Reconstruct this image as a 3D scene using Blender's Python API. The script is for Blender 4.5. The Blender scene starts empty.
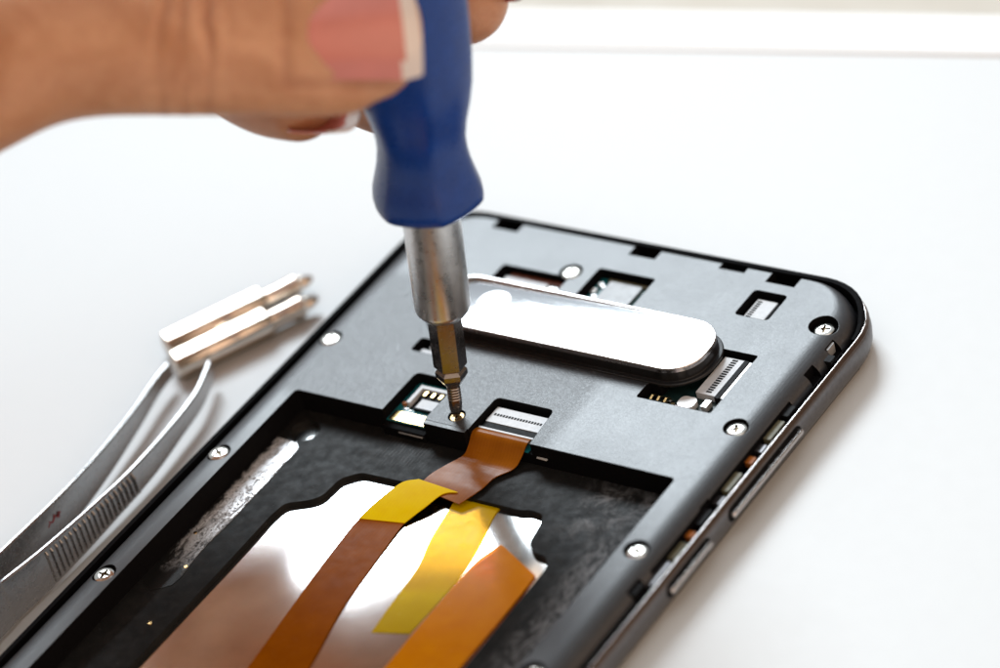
import bpy, bmesh, math, random
from mathutils import Vector, Matrix
random.seed(7)
MM = 0.001                      # everything below is authored in millimetres
SC = bpy.context.scene
COL = SC.collection
PI = math.pi
V = Vector

# ------------------------------------------------------------------ materials
def new_mat(name):
    m = bpy.data.materials.new(name); m.use_nodes = True
    nt = m.node_tree
    return m, nt, nt.nodes['Principled BSDF']

def pos_mm(nt):
    g = nt.nodes.new('ShaderNodeNewGeometry')
    v = nt.nodes.new('ShaderNodeVectorMath'); v.operation = 'SCALE'; v.inputs['Scale'].default_value = 1000.0
    nt.links.new(g.outputs['Position'], v.inputs[0])
    return v.outputs[0]

def noise(nt, vec, scale, detail=4.0, rough=0.55, dist=0.0):
    n = nt.nodes.new('ShaderNodeTexNoise')
    n.inputs['Scale'].default_value = scale; n.inputs['Detail'].default_value = detail
    n.inputs['Roughness'].default_value = rough; n.inputs['Distortion'].default_value = dist
    if vec is not None: nt.links.new(vec, n.inputs['Vector'])
    return n.outputs['Fac']

def ramp(nt, fac, stops):
    r = nt.nodes.new('ShaderNodeValToRGB')
    el = r.color_ramp.elements
    while len(el) < len(stops): el.new(0.5)
    for e, (p, c) in zip(el, stops):
        e.position = p; e.color = (c[0], c[1], c[2], 1) if isinstance(c, (tuple, list)) else (c, c, c, 1)
    nt.links.new(fac, r.inputs['Fac'])
    return r.outputs['Color']

def maprange(nt, val, a, b, c=0.0, d=1.0):
    n = nt.nodes.new('ShaderNodeMapRange'); n.clamp = True
    for k, x in zip(('From Min', 'From Max', 'To Min', 'To Max'), (a, b, c, d)): n.inputs[k].default_value = x
    nt.links.new(val, n.inputs['Value'])
    return n.outputs['Result']

def math_(nt, op, a, b=None):
    n = nt.nodes.new('ShaderNodeMath'); n.operation = op
    for i, x in enumerate((a, b)):
        if x is None: continue
        if isinstance(x, (int, float)): n.inputs[i].default_value = x
        else: nt.links.new(x, n.inputs[i])
    return n.outputs[0]

def mixcol(nt, fac, a, b):
    n = nt.nodes.new('ShaderNodeMix'); n.data_type = 'RGBA'
    if isinstance(fac, (int, float)): n.inputs[0].default_value = fac
    else: nt.links.new(fac, n.inputs[0])
    for s, x in ((6, a), (7, b)):
        if isinstance(x, (tuple, list)): n.inputs[s].default_value = (x[0], x[1], x[2], 1)
        else: nt.links.new(x, n.inputs[s])
    return n.outputs[2]

def bump(nt, bsdf, height, strength=0.3, dist_mm=0.05, bevel_mm=0.0):
    b = nt.nodes.new('ShaderNodeBump')
    b.inputs['Strength'].default_value = strength; b.inputs['Distance'].default_value = dist_mm * MM
    nt.links.new(height, b.inputs['Height'])
    if bevel_mm:
        bv = nt.nodes.new('ShaderNodeBevel'); bv.samples = 6; bv.inputs['Radius'].default_value = bevel_mm * MM
        nt.links.new(bv.outputs[0], b.inputs['Normal'])
    nt.links.new(b.outputs[0], bsdf.inputs['Normal'])

def box_mask(nt, pos, x0, x1, y0, y1, soft=1.0):
    s = nt.nodes.new('ShaderNodeSeparateXYZ'); nt.links.new(pos, s.inputs[0])
    a = maprange(nt, s.outputs[0], x0 - soft, x0 + soft); b = maprange(nt, s.outputs[0], x1 - soft, x1 + soft, 1, 0)
    c = maprange(nt, s.outputs[1], y0 - soft, y0 + soft); d = maprange(nt, s.outputs[1], y1 - soft, y1 + soft, 1, 0)
    return math_(nt, 'MULTIPLY', math_(nt, 'MULTIPLY', a, b), math_(nt, 'MULTIPLY', c, d))

def simple(name, col, rough=0.5, metal=0.0, spec=0.5, var=0.12, nscale=1.5, bumpy=0.0, bscale=6.0, coat=0.0, bevel=0.0, rvar=0.1, trans=0.0):
    m, nt, b = new_mat(name)
    p = pos_mm(nt)
    f = noise(nt, p, nscale, 5)
    lo = tuple(c * (1 - var) for c in col); hi = tuple(min(1, c * (1 + var)) for c in col)
    nt.links.new(ramp(nt, f, [(0.3, lo), (0.7, hi)]), b.inputs['Base Color'])
    nt.links.new(maprange(nt, noise(nt, p, nscale * 2.3, 4), .3, .7, max(.02, rough * (1 - rvar)), min(1, rough * (1 + rvar))), b.inputs['Roughness'])
    b.inputs['Metallic'].default_value = metal
    b.inputs['Specular IOR Level'].default_value = spec
    if coat: b.inputs['Coat Weight'].default_value = coat; b.inputs['Coat Roughness'].default_value = 0.06
    if trans: b.inputs['Transmission Weight'].default_value = trans
    if bumpy or bevel: bump(nt, b, noise(nt, p, bscale, 5), bumpy if bumpy else 0.02, 0.05, bevel)
    return m

# satin black coated metal of the phone's inner frame
def mat_midframe():
    m, nt, b = new_mat('satin_black_frame')
    p = pos_mm(nt)
    big = noise(nt, p, 0.12, 5, .6, .4)
    fine = noise(nt, p, 3.4, 4, .8)
    grainy = box_mask(nt, p, -60, 10.6, -46, -17, 1.2)        # residue of a peeled graphite sheet: rougher grain
    smudge = maprange(nt, noise(nt, p, .9, 7, .75, .6), .5, .8, 0, .5)
    col = mixcol(nt, smudge, (.020, .022, .027), (.040, .043, .050))
    spk = maprange(nt, fine, .56, .66)
    col = mixcol(nt, math_(nt, 'MULTIPLY', spk, math_(nt, 'ADD', math_(nt, 'MULTIPLY', grainy, .5), .12)), col, (.20, .21, .22))
    nt.links.new(col, b.inputs['Base Color'])
    r = maprange(nt, big, .3, .7, .385, .42)
    r = math_(nt, 'ADD', r, math_(nt, 'MULTIPLY', smudge, .05))
    gr = math_(nt, 'MULTIPLY', math_(nt, 'SUBTRACT', fine, .5), math_(nt, 'ADD', math_(nt, 'MULTIPLY', grainy, .42), .22))
    r = math_(nt, 'ADD', r, gr)
    nt.links.new(r, b.inputs['Roughness'])
    b.inputs['Specular IOR Level'].default_value = .80
    b.inputs['IOR'].default_value = 1.62
    h = math_(nt, 'MULTIPLY', fine, maprange(nt, grainy, 0, 1, .35, 1.0))
    h = math_(nt, 'ADD', h, math_(nt, 'MULTIPLY', noise(nt, p, 2.6, 6, .75), .22))
    sx = nt.nodes.new('ShaderNodeSeparateXYZ'); nt.links.new(p, sx.inputs[0])
    st = math_(nt, 'MULTIPLY', maprange(nt, sx.outputs[0], 10.45, 10.75, 1, 0), box_mask(nt, p, 0, 40, -42, -32, 6))
    h = math_(nt, 'SUBTRACT', h, math_(nt, 'MULTIPLY', st, .4))
    bump(nt, b, h, .85, .06, .14)
    return m

def mat_tray():
    m, nt, b = new_mat('battery_tray_black')
    p = pos_mm(nt)
    col = mixcol(nt, maprange(nt, noise(nt, p, .35, 6, .7, .8), .4, .75), (.010, .010, .010), (.021, .020, .019))
    # dried adhesive and dust along the right wall and below the connector
    vm = nt.nodes.new('ShaderNodeVectorMath'); vm.operation = 'MULTIPLY'; vm.inputs[1].default_value = (1, .45, 1); nt.links.new(p, vm.inputs[0])
    sm = math_(nt, 'MULTIPLY', maprange(nt, noise(nt, vm.outputs[0], .55, 9, .8, 1.8), .44, .66), maprange(nt, noise(nt, p, 3.0, 5, .7), .35, .6, .45, 1))
    k1 = math_(nt, 'MULTIPLY', box_mask(nt, p, 25.5, 33, -90, -55, 2.2), sm)
    sm2 = maprange(nt, noise(nt, p, .28, 8, .8, .8), .47, .62)
    k2 = math_(nt, 'MULTIPLY', box_mask(nt, p, 19, 31, -56, -45.5, 2.0), math_(nt, 'MULTIPLY', sm2, .35))
    # fine cross hatching scratched into the tray
    w = nt.nodes.new('ShaderNodeTexWave'); w.inputs['Scale'].default_value = .55; w.inputs['Distortion'].default_value = 2.5
    w.inputs['Detail'].default_value = 3; nt.links.new(p, w.inputs['Vector'])
    k3 = math_(nt, 'MULTIPLY', box_mask(nt, p, -15, -7.5, -51, -47, 1.3), math_(nt, 'MULTIPLY', maprange(nt, w.outputs['Fac'], .72, .95), .16))
    k3 = math_(nt, 'MULTIPLY', k3, maprange(nt, noise(nt, p, 1.3, 5), .42, .6))
    k = math_(nt, 'MAXIMUM', k1, math_(nt, 'MAXIMUM', k2, k3))
    spk = maprange(nt, noise(nt, p, 3.2, 3, .6), .70, .76)
    k = math_(nt, 'MAXIMUM', k, math_(nt, 'MULTIPLY', spk, .3))
    col = mixcol(nt, k, col, (.42, .43, .45))
    nt.links.new(col, b.inputs['Base Color'])
    nt.links.new(math_(nt, 'ADD', maprange(nt, noise(nt, p, .6, 6), .3, .7, .38, .56), math_(nt, 'MULTIPLY', k, .1)), b.inputs['Roughness'])
    b.inputs['Specular IOR Level'].default_value = .10
    bump(nt, b, math_(nt, 'ADD', noise(nt, p, 4.5, 5, .7), math_(nt, 'MULTIPLY', k, .6)), .35, .07, .14)
    return m

def mat_residue():
    m, nt, b = new_mat('adhesive_residue')
    p = pos_mm(nt)
    vm = nt.nodes.new('ShaderNodeVectorMath'); vm.operation = 'MULTIPLY'; vm.inputs[1].default_value = (1, .35, 1); nt.links.new(p, vm.inputs[0])
    n = maprange(nt, noise(nt, vm.outputs[0], .9, 8, .72, 1.2), .40, .54)
    sp = maprange(nt, noise(nt, p, 3.4, 5, .75), .36, .47, .1, 1)
    sx = nt.nodes.new('ShaderNodeSeparateXYZ'); nt.links.new(p, sx.inputs[0])
    k = math_(nt, 'MULTIPLY', math_(nt, 'ADD', math_(nt, 'MULTIPLY', n, .6), .4), sp)
    k = math_(nt, 'MULTIPLY', k, maprange(nt, math_(nt, 'ADD', sx.outputs[0], math_(nt, 'MULTIPLY', noise(nt, p, .5, 5), 2)), -31.0, -29.9, .12, 1))
    k = math_(nt, 'MULTIPLY', k, maprange(nt, sx.outputs[1], -82, -58, .08, 1))  # residue fades along its length: the hand's shade put into the colour
    k = maprange(nt, k, .12, .6)
    nt.links.new(mixcol(nt, k, (.010, .010, .010), (.90, .92, .95)), b.inputs['Base Color'])
    nt.links.new(maprange(nt, k, 0, 1, .30, .36), b.inputs['Roughness']); nt.links.new(math_(nt, 'MULTIPLY', k, .45), b.inputs['Metallic'])
    b.inputs['Specular IOR Level'].default_value = .2
    bump(nt, b, k, .5, .12)
    return m

def mat_plate():
    m, nt, b = new_mat('polished_display_back')
    p = pos_mm(nt)
    nt.links.new(mixcol(nt, maprange(nt, noise(nt, p, .25, 5), .35, .7), (.80, .80, .80), (.90, .90, .89)), b.inputs['Base Color'])
    b.inputs['Metallic'].default_value = 1
    nt.links.new(maprange(nt, noise(nt, p, .5, 7, .7), .3, .7, .10, .108), b.inputs['Roughness'])
    
    return m

def mat_skin():
    m, nt, b = new_mat('skin')
    p = pos_mm(nt)
    c = mixcol(nt, maprange(nt, noise(nt, p, .09, 5, .6, .5), .35, .68), (.47, .21, .10), (.66, .35, .20))
    c = mixcol(nt, math_(nt, 'MULTIPLY', maprange(nt, noise(nt, p, .8, 6, .7), .45, .7), .25), c, (.42, .14, .07))
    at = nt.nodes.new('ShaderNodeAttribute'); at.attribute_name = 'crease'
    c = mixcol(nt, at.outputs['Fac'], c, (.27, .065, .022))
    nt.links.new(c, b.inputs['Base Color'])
    b.inputs['Roughness'].default_value = .48
    b.inputs['Subsurface Weight'].default_value = .35
    b.inputs['Subsurface Radius'].default_value = (1, .35, .18)
    b.inputs['Subsurface Scale'].default_value = 2.2 * MM
    h = noise(nt, p, 1.9, 6, .7)
    vor = nt.nodes.new('ShaderNodeTexVoronoi'); vor.inputs['Scale'].default_value = 1.6; nt.links.new(p, vor.inputs['Vector'])
    bump(nt, b, math_(nt, 'ADD', h, vor.outputs['Distance']), .35, .12)
    return m

def mat_flex(name, lo, hi, rough=.16, alpha=1.0, tint=(1, 1, 1)):
    m, nt, b = new_mat(name)
    p = pos_mm(nt)
    c = mixcol(nt, maprange(nt, noise(nt, p, .3, 5, .6), .3, .7), lo, hi)
    w = nt.nodes.new('ShaderNodeTexWave'); w.bands_direction = 'X'; w.inputs['Scale'].default_value = .62
    w.inputs['Distortion'].default_value = .15; nt.links.new(p, w.inputs['Vector'])
    c = mixcol(nt, math_(nt, 'MULTIPLY', maprange(nt, w.outputs['Fac'], .6, .9), .16 if 'brown' in name else .04), c, tuple(x * .6 for x in lo))
    nt.links.new(c, b.inputs['Base Color'])
    nt.links.new(maprange(nt, noise(nt, p, .7, 4), .3, .7, rough * .8, rough * 1.3), b.inputs['Roughness'])
    b.inputs['Specular IOR Level'].default_value = .02
    if alpha < 1:       # clear tinted film: light passes through it and comes back from the plate below
        tr = nt.nodes.new('ShaderNodeBsdfTransparent'); tr.inputs['Color'].default_value = (*tint, 1)
        mx = nt.nodes.new('ShaderNodeMixShader'); mx.inputs[0].default_value = alpha
        out = nt.nodes['Material Output']
        nt.links.new(tr.outputs[0], mx.inputs[1]); nt.links.new(b.outputs[0], mx.inputs[2]); nt.links.new(mx.outputs[0], out.inputs['Surface'])
        b.inputs['Specular IOR Level'].default_value = .12
    bump(nt, b, noise(nt, p, .5, 4), .12, .12)
    return m

def mat_table():
    m, nt, b = new_mat('white_table_laminate')
    p = pos_mm(nt)
    c = mixcol(nt, maprange(nt, noise(nt, p, .02, 3), .3, .7), (.756, .786, .80), (.76, .788, .80))
    nt.links.new(c, b.inputs['Base Color'])
    nt.links.new(maprange(nt, noise(nt, p, .4, 5), .3, .7, .41, .43), b.inputs['Roughness'])
    b.inputs['Specular IOR Level'].default_value = .35
    bump(nt, b, noise(nt, p, 1.2, 4), .05, .03)
    return m

def mat_steel(name, col, rough, brush=(1, 1, 1), nscale=1.0, bs=.1, rvar=.35):
    m, nt, b = new_mat(name)
    p = pos_mm(nt)
    vm = nt.nodes.new('ShaderNodeVectorMath'); vm.operation = 'MULTIPLY'; vm.inputs[1].default_value = brush
    nt.links.new(p, vm.inputs[0])
    n = noise(nt, vm.outputs[0], nscale, 6, .65)
    nt.links.new(mixcol(nt, maprange(nt, n, .3, .7), tuple(c * .85 for c in col), col), b.inputs['Base Color'])
    nt.links.new(maprange(nt, noise(nt, p, .8, 6, .7), .3, .7, rough * (1 - rvar), rough * (1 + rvar)), b.inputs['Roughness'])
    b.inputs['Metallic'].default_value = 1
    bump(nt, b, n, bs, .05, .12)
    return m

M = {}
M['mid'] = mat_midframe(); M['tray'] = mat_tray(); M['residue'] = mat_residue(); M['plate'] = mat_plate()
M['skin'] = mat_skin(); M['table'] = mat_table()
M['groove'] = simple('groove_and_shade_black', (.005, .005, .006), .7, spec=.06)
M['rim'] = mat_steel('anodised_rim', (.66, .63, .62), .24, nscale=2, bs=.03)
M['rimside'] = simple('dark_anodised_side', (.16, .155, .16), .34, metal=.85, bevel=.15)
M['rim_dark'] = simple('dark_reflection_edge', (.10, .070, .055), .32, metal=.9)
M['glass'] = simple('display_glass', (.01, .01, .012), .05, coat=.5)
M['flex_brown'] = mat_flex('brown_polyimide', (.26, .064, .0), (.33, .088, .0), .24)
M['reflect_orange'] = mat_flex('orange_reflection_film', (.84, .31, .0), (.92, .38, .0), .22, alpha=.66, tint=(1, .46, .0))
M['flex_gloss'] = mat_flex('glossy_brown_polyimide', (.27, .080, .004), (.34, .105, .006), .22)
M['flex_gloss'].node_tree.nodes['Principled BSDF'].inputs['Specular IOR Level'].default_value = .09
M['reflect_yellow'] = mat_flex('yellow_reflection_film', (.88, .62, .0), (.94, .70, .0), .22, alpha=.5, tint=(1, .80, .0))
M['flex_backlit'] = mat_flex('backlit_polyimide', (.86, .56, .001), (.92, .66, .002), .30)  # same cable; backlit glow of its bend put into a yellow colour
M['cam'] = simple('camera_window_mirror', (.78, .79, .81), .085, metal=1.0, var=0, rvar=0)
M['cambody'] = simple('camera_window_gasket', (.010, .010, .011), .30, spec=.5, bevel=.2)
M['lens'] = simple('bright_lens_disc', (.95, .95, .95), .25, metal=.2, var=.02)
M['chrome'] = mat_steel('polished_screw', (.93, .90, .83), .20, nscale=3, bs=.06)
M['screwdark'] = simple('screw_recess', (.20, .15, .09), .45, metal=.6)
M['brass'] = simple('worn_brass_screw', (.42, .30, .16), .35, metal=1)
M['pcb'] = simple('green_black_board', (.010, .030, .030), .35, spec=.6, var=.5, nscale=1.2, bumpy=.5, bscale=2.5)
M['teal'] = simple('teal_solder_mask', (.01, .19, .22), .3, spec=.6, var=.4, nscale=1.0)
M['conn'] = simple('pale_connector_plastic', (.66, .68, .71), .42, var=.08)
M['connblk'] = simple('black_connector_plastic', (.008, .008, .009), .55, spec=.12)
M['shield'] = simple('tinned_shield', (.40, .41, .42), .5, metal=.2, var=.12, nscale=.9)
M['gold'] = simple('gold_contact', (.92, .66, .30), .24, metal=1)
M['tin'] = simple('tin_component', (.85, .84, .83), .3, metal=.35, var=.06)
M['pink'] = simple('pinkish_component', (.85, .66, .66), .4)
M['olive'] = simple('olive_foam', (.16, .15, .09), .5, var=.3)
M['orangebit'] = simple('orange_film_piece', (.42, .13, .02), .45, spec=.2)
M['redbrown'] = simple('copper_red_film', (.17, .045, .02), .4, var=.4)
M['ferrule'] = mat_steel('nickel_ferrule', (.84, .86, .87), .30, brush=(1, 1, .4), nscale=.7, bs=.0, rvar=.2)
M['bit'] = mat_steel('burnished_bit_steel', (.30, .285, .28), .24, nscale=2.2, bs=.05)
M['bitlie'] = mat_steel('nickel_bit_steel', (.84, .74, .64), .17, nscale=1.6, bs=.06)
M['twz'] = mat_steel('brushed_tweezer_steel', (.52, .51, .505), .25, brush=(1, .12, 1), nscale=3.2, bs=.12)
M['redmark'] = simple('red_pen_mark', (.30, .04, .05), .6)
M['nail'] = simple('pink_nail', (.60, .185, .145), .14, spec=.5, var=.06, nscale=.3, coat=.6)
M['nailtip'] = simple('white_nail_tip', (.74, .64, .58), .22, var=.04, coat=.6)
M['sill'] = simple('beige_sill', (.66, .62, .54), .6, var=.04, nscale=.05)
M['edging'] = simple('white_table_edging', (.88, .88, .88), .3, var=.01)

def mat_handle():
    m, nt, b = new_mat('blue_handle_plastic')
    p = pos_mm(nt)
    nt.links.new(mixcol(nt, maprange(nt, noise(nt, p, .4, 5), .3, .7), (.001, .032, .205), (.0012, .042, .26)), b.inputs['Base Color'])
    nt.links.new(maprange(nt, noise(nt, p, 1.2, 5), .3, .7, .26, .34), b.inputs['Roughness'])
    b.inputs['Specular IOR Level'].default_value = .45
    bump(nt, b, noise(nt, p, 3, 4), .06, .05)
    return m
M['handle'] = mat_handle()

# ------------------------------------------------------------------ object helpers
ORG = {}      # world origin (mm) of every object
def empty(name, loc):
    o = bpy.data.objects.new(name, None); COL.objects.link(o)
    o.location = V(loc) * MM; o.empty_display_size = .005; ORG[o.name] = V(loc)
    return o

def tag(o, label=None, cat=None, group=None, kind=None):
    if label: o['label'] = label
    if cat: o['category'] = cat
    if group: o['group'] = group
    if kind: o['kind'] = kind
    return o

def place(name, me, parent, origin=None, sharp=35, flat=True):
    """me is a mesh in mm world coordinates: recentre, scale to metres, link."""
    if origin is None:
        xs = [v.co for v in me.vertices]
        origin = V([(min(c[i] for c in xs) + max(c[i] for c in xs)) / 2 for i in range(3)])
    origin = V(origin)
    me.transform(Matrix.Scale(MM, 4) @ Matrix.Translation(-origin))
    for p in me.polygons: p.use_smooth = True
    me.update()
    if sharp is not None:
        me.set_sharp_from_angle(angle=math.radians(sharp))
        for p in me.polygons if flat else ():
            if abs(p.normal.z) > .9995: p.use_smooth = False      # truly flat faces stay flat
    o = bpy.data.objects.new(name, me); COL.objects.link(o)
    ORG[o.name] = origin
    if parent is not None:
        o.parent = parent; o.location = (origin - ORG[parent.name]) * MM
    else: o.location = origin * MM
    return o

class MB:
    def __init__(s): s.v, s.f, s.m = [], [], []
    def add(s, vs, fs, mi=0):
        n = len(s.v); s.v += [tuple(v) for v in vs]
        for f in fs: s.f.append([i + n for i in f]); s.m.append(mi)
        return s
    def prism(s, poly, z0, z1, mi=0):
        n = len(poly)
        a = sum(poly[i][0] * poly[(i + 1) % n][1] - poly[(i + 1) % n][0] * poly[i][1] for i in range(n))
        if a < 0: poly = poly[::-1]
        vs = [(x, y, z0) for x, y in poly] + [(x, y, z1) for x, y in poly]
        fs = [list(range(n))[::-1], list(range(n, 2 * n))] + [[i, (i + 1) % n, n + (i + 1) % n, n + i] for i in range(n)]
        return s.add(vs, fs, mi)
    def box(s, x0, x1, y0, y1, z0, z1, mi=0, r=0.0):
        if r: return s.prism(rrect(x0, x1, y0, y1, r), z0, z1, mi)
        return s.prism([(x0, y0), (x1, y0), (x1, y1), (x0, y1)], z0, z1, mi)
    def loft(s, rings, mi=0, cap=True, closed=True):
        n = len(rings[0]); vs = [p for r in rings for p in r]; fs = []
        for k in range(len(rings) - 1):
            for i in range(n if closed else n - 1):
                j = (i + 1) % n
                fs.append([k * n + i, k * n + j, (k + 1) * n + j, (k + 1) * n + i])
        if cap: fs += [list(range(n))[::-1], [(len(rings) - 1) * n + i for i in range(n)]]
        return s.add(vs, fs, mi)
    def mesh(s, mats, name='mesh', fix=True):
        me = bpy.data.meshes.new(name); me.from_pydata(s.v, [], s.f)
        for m in mats: me.materials.append(m)
        me.polygons.foreach_set('material_index', s.m)
        if fix:
            bm = bmesh.new(); bm.from_mesh(me); bmesh.ops.recalc_face_normals(bm, faces=bm.faces); bm.to_mesh(me); bm.free()
        me.update(); return me
    def build(s, name, mats, parent=None, origin=None, sharp=35, fix=True, flat=True):
        if not isinstance(mats, (list, tuple)): mats = [mats]
        return place(name, s.mesh(mats, name, fix), parent, origin, sharp, flat)

def rrect(x0, x1, y0, y1, r, n=5):
    r = min(r, abs(x1 - x0) / 2 - 1e-4, abs(y1 - y0) / 2 - 1e-4)
    out = []
    for cx, cy, a0 in ((x1 - r, y0 + r, -90), (x1 - r, y1 - r, 0), (x0 + r, y1 - r, 90), (x0 + r, y0 + r, 180)):
        for k in range(n + 1):
            a = math.radians(a0 + 90 * k / n); out.append((cx + r * math.cos(a), cy + r * math.sin(a)))
    return out

def round_poly(pts, r, n=4):
    out = []; m = len(pts)
    for i in range(m):
        p, a, b = V(pts[i]), V(pts[i - 1]), V(pts[(i + 1) % m])
        da, db = (a - p), (b - p)
        rr = min(r, da.length * .45, db.length * .45)
        A, B = p + da.normalized() * rr, p + db.normalized() * rr
        for k in range(n + 1):
            t = k / n; q = A * (1 - t) ** 2 + p * 2 * t * (1 - t) + B * t * t
            out.append((q.x, q.y))
    return out

def circle(cx, cy, r, n=32): return [(cx + r * math.cos(2 * PI * k / n), cy + r * math.sin(2 * PI * k / n)) for k in range(n)]

def evaluated(me, mods):
    """Apply a list of (type, settings) modifiers to a mesh, return the new mesh."""
    o = bpy.data.objects.new('tmp', me); COL.objects.link(o); extra = []
    for typ, st in mods:
        md = o.modifiers.new(typ, typ)
        for k, val in st.items():
            if k == 'cutter':
                c = bpy.data.objects.new('cut', val); COL.objects.link(c); c.hide_render = True; extra.append(c); md.object = c
            else: setattr(md, k, val)
    dg = bpy.context.evaluated_depsgraph_get(); dg.update()
    out = bpy.data.meshes.new_from_object(o.evaluated_get(dg))
    bpy.data.objects.remove(o)
    for c in extra:
        bpy.data.objects.remove(c)
    return out

def catmull(pts, sub=6):
    P = [V(p) for p in pts]; P = [P[0] * 2 - P[1]] + P + [P[-1] * 2 - P[-2]]; out = []
    for i in range(1, len(P) - 2):
        for k in range(sub):
            t = k / sub; a, b, c, d = P[i - 1], P[i], P[i + 1], P[i + 2]
            out.append(.5 * ((2 * b) + (c - a) * t + (2 * a - 5 * b + 4 * c - d) * t * t + (3 * b - a - 3 * c + d) * t ** 3))
    out.append(P[-2]); return out

# ------------------------------------------------------------------ the setting
tdir = V((.979, .203, 0)); tn = V((-.203, .979, 0)); T0 = V((-60.7, 47.7, 0))
def quadz(u0, u1, v0, v1):    # rectangle in the table's own axes, as xy
    return [tuple((T0 + tdir * a + tn * b).xy) for a, b in ((u0, v0), (u1, v0), (u1, v1), (u0, v1))]
tb = MB(); tb.prism(quadz(-900, 900, -900, 0), -25, 0)
tag(tb.build('table', M['table']), 'glossy white table top the phone and tools lie on', kind='structure')
eb = MB(); eb.prism(quadz(-900, 900, .25, 10.4), -25, .45)
tag(eb.build('table_edging', M['edging']), 'bright white edging strip along the far edge of the table', kind='structure')
sb = MB(); sb.prism(quadz(-900, 900, 10.8, 420), -30, -3)
tag(sb.build('window_sill', M['sill']), 'blurred beige sill beyond the table edge', kind='structure')

# ------------------------------------------------------------------ smartphone
phone = empty('smartphone', (0, -77, 0))
tag(phone, 'opened black smartphone lying face down with its back cover and battery removed', 'smartphone')
YT, YB = .5, -155.0
def outline(inx, iny, z, r, n=10):     # loop inset from the rim's outline
    return [(x, y, z) for x, y in rrect(-39.4 + inx, 39.4 - inx, YB + iny, YT - iny, r, n)]

# mid frame: dome that rolls down to the rim
rings = [outline(1.8, 1.6, 1.0, 8.8), outline(1.8, 1.6, 4.6, 8.8)]
for t in (0, .015, .03, .08, .14, .21, .29, .38, .48, .59, .70, .80, .90, 1):
    z = 4.7 + 2.5 * math.sqrt(max(0, 1 - (1 - t) ** 2.1))
    rings.append(outline(1.8 + 3.9 * t, 1.6 + .75 * t, z, 8.8 - 2.6 * t))
mf = MB().loft(rings).mesh([M['mid'], M['groove']], 'mid')
cuts = []
def cut(poly, z0, z1): cuts.append(MB().prism(poly, z0, z1, 1).mesh([M['mid'], M['groove']], 'cut'))  # cut walls get a darker black: recess shade put into the colour
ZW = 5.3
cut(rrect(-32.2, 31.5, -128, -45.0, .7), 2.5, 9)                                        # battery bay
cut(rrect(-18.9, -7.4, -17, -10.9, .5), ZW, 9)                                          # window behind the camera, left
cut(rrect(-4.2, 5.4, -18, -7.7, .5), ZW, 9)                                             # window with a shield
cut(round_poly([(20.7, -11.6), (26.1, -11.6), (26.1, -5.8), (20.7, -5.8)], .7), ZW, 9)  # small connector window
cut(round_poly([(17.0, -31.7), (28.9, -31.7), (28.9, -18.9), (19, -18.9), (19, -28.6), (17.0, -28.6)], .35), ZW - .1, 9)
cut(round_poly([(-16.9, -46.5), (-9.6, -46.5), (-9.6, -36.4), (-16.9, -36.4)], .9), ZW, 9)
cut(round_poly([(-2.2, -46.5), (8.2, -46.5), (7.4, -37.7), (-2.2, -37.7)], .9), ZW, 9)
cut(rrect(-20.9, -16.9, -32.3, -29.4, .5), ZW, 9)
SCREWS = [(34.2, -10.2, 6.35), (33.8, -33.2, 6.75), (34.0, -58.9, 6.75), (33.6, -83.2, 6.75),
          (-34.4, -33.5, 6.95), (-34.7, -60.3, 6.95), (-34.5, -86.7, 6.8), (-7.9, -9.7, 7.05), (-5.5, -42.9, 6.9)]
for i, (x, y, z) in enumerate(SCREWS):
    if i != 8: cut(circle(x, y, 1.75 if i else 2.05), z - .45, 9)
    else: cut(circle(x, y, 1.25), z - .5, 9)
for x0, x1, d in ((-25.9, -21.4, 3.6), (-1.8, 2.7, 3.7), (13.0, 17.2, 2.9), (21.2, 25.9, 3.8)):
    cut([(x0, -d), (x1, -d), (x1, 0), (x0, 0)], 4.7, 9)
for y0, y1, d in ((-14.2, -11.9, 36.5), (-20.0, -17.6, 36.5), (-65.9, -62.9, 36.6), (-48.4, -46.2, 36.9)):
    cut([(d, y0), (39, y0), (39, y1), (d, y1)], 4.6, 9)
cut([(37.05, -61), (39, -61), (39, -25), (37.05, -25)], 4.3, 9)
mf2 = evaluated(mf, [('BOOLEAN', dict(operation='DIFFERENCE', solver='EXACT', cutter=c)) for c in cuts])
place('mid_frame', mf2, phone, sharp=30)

# screw tongue standing a little proud of the bay edge
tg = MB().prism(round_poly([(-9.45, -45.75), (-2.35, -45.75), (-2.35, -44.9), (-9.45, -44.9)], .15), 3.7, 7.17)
tg.m = [0 if k == 1 else 1 for k in range(len(tg.f))]; tg.build('screw_tongue', [M['mid'], M['groove']], phone)  # sides darker than the top, shade put into the colour
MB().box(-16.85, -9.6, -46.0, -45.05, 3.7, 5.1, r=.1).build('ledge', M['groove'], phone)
MB().box(-14, -9.9, -46.2, -46.05, 4.6, 4.72).build('ledge_strip', M['shield'], phone)
MB().box(8.9, 10.6, -45.35, -45.06, 5.1, 5.24).build('wall_clip', M['tin'], phone)

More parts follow.
